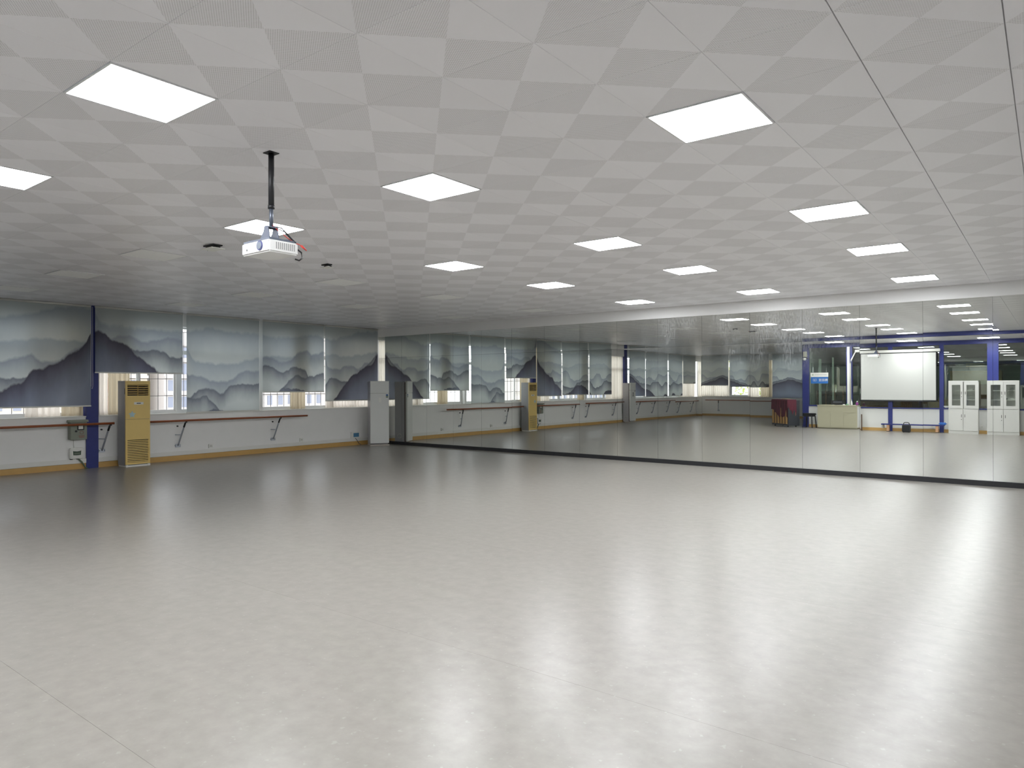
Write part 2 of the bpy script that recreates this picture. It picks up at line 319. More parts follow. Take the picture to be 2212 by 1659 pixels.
# ------------------------------------------------------------------ ceiling tiles and light cells
LROWS = [LY0+.6*k for k in (-5, 0, 4, 9, 13, 18)]
cells = {}
for i in range(6):
    for j, y in enumerate(LROWS):
        if i >= 3 or y > -2: cells[(4*i, round((y-LY0)/.6))] = (LX0-2.4*i, y, i < 3)
ce = struct('ceiling', mat('ceiling_void', srgb(215, 215, 216), .8), XW-.24, XR+.2, YB-.2, YM+.2, ZC+.012, ZC+.15)
def tile_mesh():
    h = .2994; b = bmesh.new()
    c = b.verts.new((0, 0, 0)); q = [b.verts.new((x*(h-.0012), y*(h-.0012), 0)) for x, y in ((-1, -1), (1, -1), (1, 1), (-1, 1))]
    r = [b.verts.new((x*h, y*h, .002)) for x, y in ((-1, -1), (1, -1), (1, 1), (-1, 1))]
    t = [b.verts.new((x*h, y*h, .0118)) for x, y in ((-1, -1), (1, -1), (1, 1), (-1, 1))]
    for k in range(4):
        f = b.faces.new((c, q[(k+1) % 4], q[k])); f.material_index = 1 if k in (0, 2) else 0
        b.faces.new((q[k], q[(k+1) % 4], r[(k+1) % 4], r[k])); b.faces.new((r[k], r[(k+1) % 4], t[(k+1) % 4], t[k]))
    bmesh.ops.recalc_face_normals(b, faces=b.faces)
    me = bpy.data.meshes.new('ceiling_tile'); b.to_mesh(me); b.free(); me.materials.append(T_PLAIN); me.materials.append(T_PERF); return me
TILE = tile_mesh()
allt = []
for a in range(-8, 25):
    for k in range(-21, 23):
        x = LX0-.6*a; y = LY0+.6*k
        if (a, k) in cells: continue
        xa, xb, ya, yb = max(x-.3, XW+.002), min(x+.3, XR-.002), max(y-.3, YB+.002), min(y+.3, YM-.032)
        if xb-xa < .03 or yb-ya < .03: continue
        x, y, sx, sy = (xa+xb)/2, (ya+yb)/2, (xb-xa)/.6, (yb-ya)/.6
        p = Vector((x, y, ZC))-cam.location; d = p.dot(fwd)
        vis = d > .3 and abs(p.dot(rr)/d*FPX+CX-1106) < 1300 and p.dot(uu)/d*FPX < 1000
        allt.append((0 if vis else 1, p.length, x, y, sx, sy))
allt.sort()
for _, _, x, y, sx, sy in allt[:290]:
    o = link('ceiling_tile', TILE, ce); o.location = (x, y, ZC); o.scale = (sx*(.988 if abs(x-(LX0+1.2)) < .1 else 1), sy, 1)
jb = bmesh.new()
for _, _, x, y, sx, sy in allt[290:]:
    n0 = len(jb.verts); jb.from_mesh(TILE); jb.verts.ensure_lookup_table()
    for v in jb.verts[n0:]: v.co = Vector((v.co.x*sx+x, v.co.y*sy+y, v.co.z+ZC))
me = bpy.data.meshes.new('far_ceiling_tiles'); jb.to_mesh(me); jb.free(); me.materials.append(T_PLAIN); me.materials.append(T_PERF)
tag(link('far_ceiling_tiles', me, ce), kind='stuff')

OFFD = mat('led_diffuser_unlit', srgb(253, 254, 253), .85, spec=.3)
LFR = mat('led_frame', srgb(225, 226, 228), .35)
def light(x, y, on, label, group):
    out = True                                   # panels beyond the frame are known from their reflection in the mirror
    for dx in (-.29, .29):
        for dy in (-.29, .29):
            p = Vector((x+dx, y+dy, ZC))-cam.location; d = p.dot(fwd)
            if d > .1 and 0 < CX+FPX*p.dot(rr)/d < W_ and 0 < H_/2-FPX*p.dot(uu)/d < H_: out = False
    t = thing('ceiling_light_offscreen' if on and out else 'ceiling_light', label, 'ceiling light', (x, y, ZC), 0, group)
    f = MB()
    for s in (-1, 1):
        f.box(s*.298 if s < 0 else .286, s*.286 if s < 0 else .298, -.298, .298, -.006, .01); f.box(-.286, .286, s*.298 if s < 0 else .286, s*.286 if s < 0 else .298, -.006, .01)
    f.build('frame', LFR, t); bx('diffuser', LED if on else OFFD, t, -.286, .286, -.286, .286, -.004, .004)
for (x, y, on) in cells.values():
    near = abs(x-(LX0-4.8)) < .1 and abs(y-LROWS[2]) < .1
    light(x, y, on, 'lit square LED panel right behind the projector pole' if near else 'glowing white square LED panel set into the tiled ceiling' if on else 'unlit pale square LED panel in the darker ceiling by the windows', 'lit ceiling panels' if on else 'unlit ceiling panels')

# ------------------------------------------------------------------ walls
wl = struct('wall_left', WHITE, XW-.24, XW, YB, YM, 0, 1.04)
struct('wall_left_header', WHITE, XW-.24, XW, YB, YM, 3.0, ZC)
struct('wall_far', SOFF, XW-.24, XR, YM+.006, YM+.2, 0, ZC)
struct('trim_1', SOFF, XW, XR, YM-.03, YM+.006, 3.082, ZC)
struct('wall_back', WHITE, XW-.24, XS, YB-.24, YB, 0, 1.04)
struct('wall_back_header', WHITE, XW-.24, XS, YB-.24, YB, 3.0, ZC)
struct('wall_back_pier', WHITE, -9.55, XS, YB-.24, YB, 1.04, 3.0)
struct('wall_side', WHITE, XS-.0, XS+.14, YB, YP-.12, 0, ZC)
struct('wall_right', WHITE, XR, XR+.2, YB, YM, 0, ZC)
struct('wall_corridor', mat('corridor_grey_green', srgb(150, 160, 150), .6), XS+.14, XR, YB-.24, YB, 0, ZC)
struct('baseboard_left', TAN, XW, XW+.014, YB, YM-.04, 0, .112)
struct('baseboard_far', BLACKB, XW, XR, YM-.035, YM+.006, 0, .086)
struct('baseboard_back', TAN, XW, XS, YB, YB+.014, 0, .112)
struct('trim_2', TRUNK, XW, XW+.028, YB, YM-.04, .118, .205, label='white cable trunking along the window wall')
struct('trim_3', TRUNK, XW-.17, XW+.025, YB, YM, 1.04, 1.062, label='white window sill along the window wall')
struct('trim_4', TRUNK, XW, XS, YB-.17, YB+.025, 1.04, 1.062, label='white window sill of the back wall')
PIERS = [(10.06, 10.16), (2.3, 2.4), (-5.66, -5.56)]
for k, (a, b) in enumerate(PIERS): struct('trim_%d' % (10+k), WHITE, XW-.24, XW-.005, a, b, 1.062, 3.0)
for k, (a, b) in enumerate([(6.06, 6.29), (-1.32, -1.08)]):
    struct('trim_%d' % (20+k), BLUE, XW-.24, XW+.035, a, b, 0, ZC)
# windows: two sliding sashes with panes in a white frame, steel grille outside
def window(n, axis, a, b, base, out):
    """axis 1: along y on the window wall; axis 0: along x on the back wall; out = -1 outward"""
    z0, z1 = 1.062, 3.0
    def B(mb, s0, s1, d0, d1, zz0, zz1):
        lo, hi = sorted((base+out*d0, base+out*d1))
        if axis == 1: mb.box(lo, hi, s0, s1, zz0, zz1)
        else: mb.box(s0, s1, lo, hi, zz0, zz1)
    w = bpy.data.objects.new('window_%d' % n, None); COL.objects.link(w); w['kind'] = 'structure'
    f = MB()
    B(f, a, a+.045, .12, .2, z0, z1); B(f, b-.045, b, .12, .2, z0, z1); B(f, a+.045, b-.045, .12, .2, z0, z0+.04); B(f, a+.045, b-.045, .12, .2, z1-.04, z1); B(f, a+.045, b-.045, .12, .2, 2.42, 2.47)
    f.build('window_frame', PVC, w)
    m = (a+b)/2
    for q, (s0, s1, d) in enumerate(((a+.045, m+.03, .132), (m-.03, b-.045, .162))):
        s = MB(); w0 = .038
        B(s, s0, s0+w0, d, d+.026, z0+.04, 2.42); B(s, s1-w0, s1, d, d+.026, z0+.04, 2.42); B(s, s0+w0, s1-w0, d, d+.026, z0+.04, z0+.04+w0); B(s, s0+w0, s1-w0, d, d+.026, 2.42-w0, 2.42)
        so = s.build('sash', PVC, w); g = MB(); B(g, s0+w0, s1-w0, d+.01, d+.016, z0+.04+w0, 2.42-w0); g.build('pane', GLASS, so)
    g = MB(); B(g, a+.045, b-.045, .15, .156, 2.47, z1-.04); g.build('pane', GLASS, w)
    gr = MB()
    for zz in (1.09, 1.45, 1.83, 2.2, 2.57, 2.9): B(gr, a, b, .255, .267, zz-.006, zz+.006)
    k = int((b-a)/.19)
    for i in range(1, k): B(gr, a+(b-a)*i/k-.005, a+(b-a)*i/k+.005, .255, .267, 1.09, 2.9)
    gr.build('grille', GRILLE, w)
wn = 1
for a, b in ((10.16, 14.0), (6.29, 10.06), (2.4, 6.06), (-1.08, 2.3), (-5.56, -1.32), (YB, -5.66)):
    m = (a+b)/2
    if wn < 5: m += (.25 if wn == 1 else -.12)
    window(wn, 1, a, m, XW, -1); window(wn+1, 1, m, b, XW, -1); wn += 2
for a, b in ((XW, -13.5), (-13.5, -11.4), (-11.4, -9.55)): window(wn, 0, a, b, YB, -1); wn += 1

# ------------------------------------------------------------------ mirror wall
mw = thing('mirror_wall', 'full-height mirror wall of many joined silvered panels', 'mirror', (0, YM, 0))
bx('backing', mat('mirror_backing', srgb(36, 40, 40), .6), mw, XW+.005, XR-.4, .0005, .005, .088, 3.081)
xe = [XW+.01, -14.385]+[-14.385+.9745*k for k in range(1, 17)]+[XR-.4]
TILT = {(0, 13): (-.12, 0.0), (0, 14): (-.11, .02), (0, 15): (-.11, -.02)}
R = random.Random(5)
for k, (a, b) in enumerate(zip(xe[:-1], xe[1:])):
    for row, (z0, z1) in enumerate(((.088, 2.466), (2.469, 3.081))):
        w, h = (b-a)/2-.0015, (z1-z0)/2
        o = MB().box(-w, w, -.004, .0, -h, h).build('mirror_panel', MIRROR, mw)
        o.location = ((a+b)/2, .0, (z0+z1)/2)
        if row: tx, tz = .42+.08*(R.random()-.5), .06*(R.random()-.5)
        else: tx, tz = .05*(R.random()-.5), .05*(R.random()-.5)
        tx, tz = TILT.get((row, k), (tx, tz))
        o.rotation_euler = (rad(tx), 0, rad(tz))

# ------------------------------------------------------------------ roller blinds
XBL = XW+.12
def blind(a, b, zb, m, label, axis=1, chain=0, group='printed roller blinds'):
    """fabric from roller at the ceiling down to zb"""
    t = thing('roller_blind', label, 'roller blind', (XBL, (a+b)/2, zb) if axis == 1 else ((a+b)/2, YB+.12, zb), 0, group)
    h = (b-a)/2; H = ZC-zb
    def B(mb, s0, s1, d0, d1, z0, z1, **k):
        if axis == 1: mb.box(d0, d1, s0, s1, z0, z1, **k)
        else: mb.box(s0, s1, d0, d1, z0, z1, **k)
        return mb
    MB().grid((lambda u, v: (0, -h+2*h*u, .008+(H-.03)*v)) if axis == 1 else (lambda u, v: (h-2*h*u, 0, .008+(H-.03)*v)), 2, 2, smooth=False).build('fabric', m, t)
    B(MB(), -h-.004, h+.004, -.009, .009, -.012, .014, bev=.003).build('bottom_bar', ALUM, t)
    (MB().cyl((0, -h, H-.026), (0, h, H-.026), .022) if axis == 1 else MB().cyl((-h, 0, H-.026), (h, 0, H-.026), .022)).build('roller_tube', ALUM, t)
    if chain:
        s = chain*(h+.02); z1 = H-.03; z0 = min(.1, H-1.2)+.25
        p = [(0.0, s-.014, z1), (0.0, s-.016, z0+.05), (.0, s-.008, z0), (.0, s+.008, z0), (.0, s+.016, z0+.05), (.0, s+.014, z1)]
        MB().tube(p if axis == 1 else [(y, x, z) for x, y, z in p], .0035, n=6).build('pull_chain', TRUNK, t)
    return t
blind(11.985, 13.86, 1.265, MURAL, 'roller blind printed with a dark peak rising beside the white corner air conditioner', chain=-1)
blind(10.075, 11.94, 1.515, MURAL, 'roller blind with low misty hills, stopped above the sill over the barre end')
blind(8.125, 9.975, 1.072, MURAL, 'pale misty mountain roller blind drawn right down to the sill')
blind(6.19, 8.035, 1.945, MURAL, 'roller blind with falling mountain slope, drawn up high above the yellow air conditioner')
blind(4.44, 6.11, 1.268, MURAL, 'roller blind with a dark mountain climbing towards the blue column above the grey meter box', chain=1)
blind(2.36, 4.35, 1.30, MURAL_L, 'mountain-print roller blind seen only in the mirror, next to the thin white pier')
blind(.36, 2.26, 1.29, MURAL_L, 'mountain-print roller blind next to the bare sheer curtain on the window wall')
blind(-2.95, -1.36, 1.17, MURAL_L, 'roller blind with a dark peak just behind the second white air conditioner')
blind(-5.5, -3.06, 1.13, MURAL_L, 'wide mountain-print roller blind over the rear barre')
blind(-7.33, -5.62, 1.15, MURAL_L, 'mountain-print roller blind hanging beside the blind that is drawn up at the rear corner')
blind(-9.1, -7.42, 1.78, MURAL_L, 'roller blind drawn halfway up at the rear corner of the window wall')
blind(-15.0, -13.53, 1.65, MURAL_B, 'half-raised dark mountain roller blind on the back wall beside the corner', axis=0)
blind(-13.43, -11.42, 1.58, MURAL_B, 'half-raised dark mountain roller blind on the back wall above the green trees', axis=0)
blind(-11.25, -9.6, 1.02, MURAL_B, 'dark mountain roller blind fully lowered behind the piano', axis=0)

# ------------------------------------------------------------------ curtains
def curtain(a, b, m, label, axis=1, amp=.028, waves=None, z0=1.075, z1=3.2, group='curtains behind the blinds'):
    w = b-a; n = waves or max(3, int(w/.11)); R = random.Random(int(a*100)); ph = R.random()*6
    t = thing('curtain', label, 'curtain', (XW-.055, (a+b)/2, 0) if axis == 1 else ((a+b)/2, YB-.055, 0), 0, group)
    def fn(u, v):
        d = amp*(sin(2*pi*n*u+ph)+.35*sin(2*pi*n*2.3*u+ph*2))*(1-.35*v); s = -w/2+w*u; z = z0+(min(z1, 2.99)-z0)*v
        return (d, s, z) if axis == 1 else (s, d, z)
    MB().grid(fn, n*10, 4).build('drape', m, t)
    zz = min(z1, 2.99)-.01
    (MB().cyl((0, -w/2, zz), (0, w/2, zz), .009) if axis == 1 else MB().cyl((-w/2, 0, zz), (w/2, 0, zz), .009)).build('curtain_rod', PVC, t)
curtain(5.0, 5.62, SHEER, 'sheer cream curtain showing under the dark mountain blind', waves=5)
curtain(5.63, 6.03, BEIGE, 'bunched beige curtain against the blue column under the dark blind')
curtain(6.32, 6.5, SHEER, 'narrow sheer curtain between the blue column and the beige curtain', waves=2)
curtain(6.51, 6.95, BEIGE, 'beige curtain hanging behind the yellow air conditioner')
curtain(10.98, 11.45, BEIGE, 'bunched beige curtain under the blind with low misty hills', waves=4)
curtain(12.1, 13.95, SHEER, 'long sheer curtain behind the white corner air conditioner')
curtain(-1.05, .55, SHEER, 'sheer cream curtain left uncovered beside the second blue column')
curtain(-9.35, -7.5, SHEER, 'sheer curtain under the raised blind at the rear corner')
curtain(2.45, 2.9, BEIGE, 'beige curtain at the thin white pier of the window wall')
curtain(-15.25, -13.55, SHEER, 'sheer curtain filling the back window beside the corner', axis=0)
curtain(-12.55, -11.95, SHEER, 'sheer curtain beside the green trees in the back window', axis=0)
curtain(-11.9, -11.3, BEIGE, 'beige curtain at the end of the back window', axis=0)

# ------------------------------------------------------------------ barres
def barre(a, b, z, feet, label, axis=1):
    """wall-mounted ballet barre; local s runs along the wall, d out from the wall"""
    t = thing('ballet_barre', label, 'ballet barre', (XW, (a+b)/2, 0) if axis == 1 else ((a+b)/2, YB, 0), 0, 'wall barres'); c = (a+b)/2
    def P(s, d, zz): return (d, s-c, zz) if axis == 1 else (s-c, d, zz)
    MB().cyl(P(a, .24, z), P(b, .24, z), .024, n=18).build('rail', BRASSW, t)
    for s in feet:
        br = MB()
        br.tube([P(s, .03, z-.56), P(s, .07, z-.5), P(s+.06, .19, z-.13), P(s+.07, .225, z-.03)], .017, n=8)
        o = br.build('bracket', STEEL, t)
        MB().tube([P(s+.055, .185, z-.15), P(s+.07, .225, z-.045), P(s+.1, .24, z-.024)], .02, n=8).build('collar', RUBBER, o)
        pl = MB(); lo, hi = P(s-.06, .015, z-.6), P(s+.06, .03, z-.53)
        pl.box(min(lo[0], hi[0]), max(lo[0], hi[0]), min(lo[1], hi[1]), max(lo[1], hi[1]), lo[2], hi[2])
        pl.tube([P(s-.05, .0, z-.565), P(s-.05, .03, z-.565)], .012, n=8).tube([P(s+.05, .0, z-.565), P(s+.05, .03, z-.565)], .012, n=8)
        pl.build('mounting_plate', STEEL, o)
        MB().tube([P(s-.05, .0, z-.32), P(s+.02, .1, z-.32)], .009, n=6).build('stay_rod', STEEL, o)
        MB().tube([P(s-.005, .0, z-.13), P(s-.005, .035, z-.13)], .016, n=10).build('wall_stop', RUBBER, o)
barre(3.25, 6.51, .905, (3.45, 6.36), 'brown barre passing in front of the grey meter box and blue column')
barre(7.16, 11.31, .9, (7.97, 10.43), 'long brown barre between the yellow and the white air conditioner')
barre(-.6, 2.75, .93, (.1, 2.4), 'brown barre ending at the second white air conditioner')
barre(-6.15, -1.75, .92, (-2.3, -3.9, -5.6), 'brown barre under the rear mountain blinds beyond the second blue column')
barre(-9.2, -6.2, .84, (-6.9, -8.6), 'lower brown barre at the rear corner of the window wall')
barre(-14.75, -10.2, .86, (-14.1, -10.9), 'brown barre on the back wall behind the piano', axis=0)

# ------------------------------------------------------------------ tower air conditioners
def star(r1, r2, n=5):
    return [((r1 if k % 2 == 0 else r2)*sin(pi*k/n), (r1 if k % 2 == 0 else r2)*cos(pi*k/n)) for k in range(2*n)]
SLAT = mat('tan_louver', srgb(176, 146, 78), .5)
t = thing('tower_air_conditioner', 'old yellowed tower air conditioner with grey sides and dark louvres, by the blue column', 'air conditioner', (-14.86, 6.885, 0), 0)
# local: front at x=0 facing +x, width along y
MB().box(-.35, -.2, -.25, .25, .03, 1.775).box(-.2, -.03, -.25, -.22, .03, 1.775).box(-.2, -.03, .22, .25, .03, 1.775).box(-.2, -.03, -.22, .22, .03, .085).box(-.2, -.03, -.22, .22, .56, 1.465).box(-.2, -.03, -.22, .22, 1.705, 1.775).build('body', GREYM, t)
fp = MB().box(-.03, .0, -.25, .25, 1.70, 1.775).box(-.03, .0, -.25, -.215, 1.47, 1.70).box(-.03, .0, .215, .25, 1.47, 1.70).box(-.03, 0, -.25, .25, .985, 1.47).box(-.03, -.002, -.25, .25, .555, .98).box(-.03, 0, -.25, -.215, .09, .555).box(-.03, 0, .215, .25, .09, .555).box(-.03, 0, -.25, .25, .05, .09)
fo = fp.build('front_panel', YEL, t)
FINS = mat('coil_fins', srgb(92, 90, 88), .5, .3)
bx('outlet_coil', FINS, t, -.2, -.16, -.215, .215, 1.47, 1.70); bx('intake_filter', FINS, t, -.2, -.16, -.215, .215, .09, .555)
for k in range(5):
    z = 1.475+k*.046
    o = MB().box(-.024, 0, -.213, -.006, z+.016, z+.04).box(-.024, 0, .006, .213, z+.012, z+.036).build('louver', SLAT, fo)
bx('louver_divider', SLAT, fo, -.024, -.001, -.006, .006, 1.47, 1.70)
for k in range(13):
    z = .098+k*.0352
    bx('intake_slat', YEL, fo, -.022, -.001, -.214, .214, z, z+.021)
bd = bx('badge', TRUNK, t, 0, .004, -.08, .11, 1.285, 1.335); bx('badge_slot', DARK, bd, .004, .005, -.03, .055, 1.302, 1.318)
MB().poly([(a, b) for a, b in star(.075, .04)], 0, .003, 'x').build('star_sticker', mat('pale_blue_sticker', srgb(178, 204, 206), .4), t).location = (0, -.12, 1.08)
ft = MB().box(-.33, -.01, -.245, .245, .0, .03).box(-.02, .01, -.25, -.2, 0, .045, bev=.004).box(-.02, .01, .2, .25, 0, .045, bev=.004); ft.build('base', TRUNK, t)
bx('side_grip', RUBBER, t, -.05, -.035, -.254, -.249, 1.5, 1.62)

def white_ac(loc, rz, label, sticker):
    t = thing('tower_air_conditioner', label, 'air conditioner', loc, rz)
    bx('body', mat('ac_side', srgb(178, 176, 180), .45), t, -.38, -.09, -.25, .25, .03, 1.785, bev=.006)
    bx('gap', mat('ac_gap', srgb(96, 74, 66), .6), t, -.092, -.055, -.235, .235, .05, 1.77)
    bx('front_panel', OFFW, t, -.055, 0, -.265, .265, 1.46, 1.785, bev=.008)
    fo = bx('lower_front_panel', OFFW, t, -.055, -.002, -.265, .265, .065, 1.455, bev=.008)
    bx('top_cap', ALUM, t, -.06, .004, -.27, .27, 1.785, 1.80)
    bx('control_badge', TRUNK, fo, -.003, .002, -.03, .045, 1.21, 1.34)
    if sticker:
        bx('energy_label', mat('label_blue', srgb(60, 100, 150), .5), fo, -.002, .001, .175, .24, 1.385, 1.43); bx('energy_label', mat('label_green', srgb(120, 140, 120), .5), fo, -.002, .001, .175, .24, 1.335, 1.38)
    else: bx('display', RUBBER, fo, -.002, .002, -.03, .04, 1.18, 1.36); bx('small_display', RUBBER, fo, -.002, .002, -.2, -.17, 1.38, 1.46)
    bx('base', mat('ac_base', srgb(190, 182, 172), .5), t, -.3, .006, -.27, .27, 0, .032, bev=.004)
    MB().tube([(-.24+.06*cos(q*pi/8), .0, .22+.06*sin(q*pi/8)) for q in range(16)], .008, closed=True).build('pipe_grommet', ALUM, t).location = (0, .25, 0)
a_ = math.atan2(-.469, .883)
cx_, cy_ = (-14.767-14.514)/2, (13.172+13.648)/2
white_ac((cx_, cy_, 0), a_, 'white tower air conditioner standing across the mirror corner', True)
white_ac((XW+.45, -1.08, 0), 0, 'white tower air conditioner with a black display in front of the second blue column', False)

# ------------------------------------------------------------------ boxes and sockets on the window wall
t = thing('meter_box', 'grey-green metal electricity meter box with hood behind the barre', 'meter box', (XW, 5.875, 0))
METB = mat('grey_green_metal', srgb(136, 142, 128), .45)
bx('box_body', METB, t, 0, .13, -.15, .16, .6, .95, bev=.006)
do = bx('door', METB, t, .13, .138, -.145, .155, .605, .945, bev=.003)
MB().poly([(-.175, .95), (.175, .95), (.165, .995), (-.165, .995)], 0, .17, 'x').build('rain_hood', METB, t)
wi = MB().box(.138, .15, -.03, .1, .79, .9, bev=.008).build('window_frame', RUBBER, do); bx('window_pane', TRUNK, wi, .15, .151, -.008, .078, .81, .88)
MB().cyl((.138, -.05, .77), (.152, -.05, .77), .02).build('lock', RUBBER, do)
REDM = mat('faded_red_print', srgb(150, 96, 88), .6)
MB().tube([(.139, .055+.035*cos(k*pi/10), .74+.03*sin(k*pi/10)) for k in range(20)], .004, n=5, closed=True).build('red_seal_mark', REDM, do)
MB().box(.138, .139, .0, .11, .675, .685).box(.138, .139, .0, .11, .655, .665).box(.138, .139, .01, .1, .637, .647).build('red_print', REDM, do)
t = thing('breaker_box', 'small white breaker box with dark green window below the meter box', 'breaker box', (XW, 5.87, 0))
b_ = bx('cover', TRUNK, t, 0, .075, -.125, .125, .215, .435, bev=.012)
MB().poly([(-.075, .375), (-.06, .37), (0, .362), (.06, .37), (.075, .38), (.07, .29), (0, .285), (-.07, .29)], .075, .078, 'x').build('breaker_window', mat('dark_green_flap', srgb(66, 84, 68), .3), b_)
bx('breaker_row', mat('breaker_grey', srgb(110, 120, 106), .5), b_, .078, .08, -.055, .055, .31, .335)
MB().tube([(.02, -.09, .22), (.02, -.09, .2)], .028, n=8).tube([(.02, .03, .22), (.02, .03, .2)], .028, n=8).build('cable_gland', RUBBER, t)
o = MB().tube([(.055, .04, .2), (.06, .09, .15), (.055, .17, .02), (.05, .2, .006)], .014, n=8).build('power_cable', mat('green_cable', srgb(100, 118, 96), .5), t)
tag(MB().tube([(XW+.008, 5.83, .6), (XW+.008, 5.835, .436)], .008).build('wire_conduit', TRUNK), 'thin white conduit between the meter box and breaker box', 'conduit')
def socket(loc, label, axis=1, sy=1):
    t = thing('wall_socket', label, 'socket', loc, 0, None)
    if axis == 1: bx('plate', TRUNK, t, 0, .035, -.05, .05, -.045, .045, bev=.004); f = MB().box(.035, .036, -.02, -.012, -.015, .01).box(.035, .036, .012, .02, -.015, .01).box(.035, .036, -.004, .004, .012, .024)
    else: bx('plate', TRUNK, t, -.05, .05, 0, .035, -.045, .045, bev=.004); f = MB().box(-.02, -.012, .035, .036, -.015, .01).box(.012, .02, .035, .036, -.015, .01)
    f.build('pin_slots', DARK, t); return t
socket((XW, 8.757, .272), 'white socket below the barre near the yellow air conditioner')
socket((XW, 11.287, .262), 'white socket below the free end of the barre')
t = thing('switch_box', 'white wall box with a blue label beside the corner air conditioner', 'switch box', (XW, 13.09, .29))
b_ = bx('case', TRUNK, t, 0, .06, -.15, .12, -.085, .085, bev=.006); bx('blue_label', mat('label_steel_blue', srgb(84, 136, 172), .4), b_, .06, .062, -.085, .11, -.055, .055)
MB().tube([(.03, .0, -.085), (.04, .06, -.15), (.03, .13, -.24), (.05, .2, -.283)], .008).build('lead', mat('grey_lead', srgb(110, 110, 106), .5), t)

# ------------------------------------------------------------------ ceiling projector
t = thing('projector', 'white ceiling projector hung on a black telescopic pole with loose cables', 'projector', (-4.4, 2.975, 2.585))
PW = mat('projector_white', srgb(238, 238, 236), .3)
bo = bx('body', PW, t, -.168, .168, -.122, .122, 0, .088, bev=.01)
bx('top_tray', mat('projector_dark_top', srgb(92, 100, 116), .4), t, -.158, .158, -.112, .112, .086, .1)
lr = MB().cyl((.06, -.119, .05), (.06, -.128, .05), .034, n=28).build('lens_ring', mat('lens_ring_blue', srgb(66, 70, 120), .3), bo)
MB().cyl((.06, -.126, .05), (.06, -.131, .05), .026, n=24).build('lens', mat('lens_glass', srgb(190, 200, 215), .08, .6), lr)
bx('front_sensor', RUBBER, bo, -.105, -.095, -.1235, -.12, .028, .042)
for k in range(10): bx('vent_slit', mat('vent_grey', srgb(150, 150, 150), .5), bo, .166, .1692, -.065+k*.0165, -.059+k*.0165, .025, .072)
ZT = ZC-2.585
MB().cyl((.06, -.03, .34), (.06, -.03, ZT), .02, n=18).build('upper_pole', RUBBER, t)
MB().cyl((.06, -.03, .18), (.06, -.03, .35), .0145, n=18).build('lower_pole', mat('pole_grey', srgb(92, 98, 110), .35, .4), t)
MB().cyl((.06, -.03, .325), (.06, -.03, .35), .0235, n=18).build('pole_clamp', RUBBER, t)
MB().box(.02, .1, -.07, .01, ZT-.006, ZT+.004).build('ceiling_plate', RUBBER, t)
mt = MB().poly([(-.03, .1), (.1, .1), (.09, .15), (.078, .2), (.035, .2), (.02, .16)], -.07, -.064, 'y').poly([(-.03, .1), (.1, .1), (.09, .15), (.078, .2), (.035, .2), (.02, .16)], .004, .01, 'y').box(.03, .09, -.064, .004, .185, .195)
for ax, ay in ((-.12, -.09), (-.12, .09), (.13, -.09), (.13, .09)): mt.tube([(.03, -.03, .112), (ax, ay, .106)], .007, n=6)
mt.build('mount_bracket', mat('bracket_slate', srgb(86, 92, 108), .4, .3), t)
cb = MB().tube([(.07, -.02, .2), (.11, .02, .19), (.14, .07, .13), (.16, .105, .09)], .005, n=6).tube([(.06, -.01, .2), (.1, .05, .17), (.12, .1, .115), (.13, .13, .07)], .004, n=6).tube([(.13, .125, .06), (.15, .16, .03), (.155, .165, -.01), (.15, .14, -.03), (.13, .12, -.02)], .006, n=8)
cb.build('black_cables', RUBBER, t)
MB().tube([(.07, -.03, .21), (.1, .0, .17), (.13, .06, .12), (.15, .12, .085)], .003, n=6).build('red_cable', mat('red_cable_jacket', srgb(200, 60, 50), .4), t)
MB().tube([(.158, .11, .088), (.166, .135, .08), (.17, .15, .07)], .003, n=6).cyl((.168, .145, .075), (.178, .185, .045), .009, .004).build('red_plug', MATS['red_cable_jacket'], t)

# small plates dangling from opened ceiling tiles
for x, y, w, lab in ((-7.71, 4.44, .12, 'white cover plate hanging from a black opening with a red wire in the ceiling'), (-7.71, 6.10, .075, 'smaller white cover plate hanging below a black bracket in the ceiling')):
    t = thing('ceiling_plate', lab, 'ceiling plate', (x, y, ZC-.045))
    bx('plate', TRUNK, t, -w, w, -w*.7, w*.7, -.004, .004)
    MB().box(-w*.9, w*.9, -w*.5, w*.5, .03, .046).tube([(-w, 0, .0), (-w*.3, .0, .034), (w*.5, .0, .03), (w, .02, .012)], .008, n=6).build('bracket', RUBBER, t)
    if w > .1: MB().tube([(-w*1.25, 0, .035), (-w*.9, .0, .03), (-w*.5, .01, .036)], .006, n=6).build('red_wire', MATS['red_cable_jacket'], t)

# ------------------------------------------------------------------ glass partition behind the camera (seen in the mirror)
LOWP = mat('partition_white', srgb(230, 230, 226), .5)
struct('wall_partition', LOWP, XS, XR, YP-.12, YP, 0, .84)
struct('baseboard_partition', TAN, XS, -.72, YP, YP+.014, 0, .112)
struct('trim_30', BLUE, XS, XR, YP-.13, YP+.03, .84, .885, label='blue painted ledge on the partition')
struct('trim_31', BLUE, XS, XR, YP-.14, YP+.02, 3.16, ZC, label='blue beam over the glass partition')
cols = [(-7.86, -7.62, 0), (-6.24, -6.03, 0), (-4.81, -4.67, 0), (-3.16, -3.03, 0), (-1.74, -1.44, 0)]
for k, (a, b, _) in enumerate(cols): struct('trim_%d' % (40+k), BLUE, a, b, YP-.14, YP+.035, 0, 3.16)
ce_ = [c[:2] for c in cols]+[(XR, XR)]
n = 60
for (a, b), (c, d) in zip(ce_[:-1], ce_[1:]):
    o = bpy.data.objects.new('window_%d' % n, None); COL.objects.link(o); o['kind'] = 'structure'; n += 1
    bx('pane', DGLASS, o, b, c, YP-.06, YP-.052, .885, 3.16)
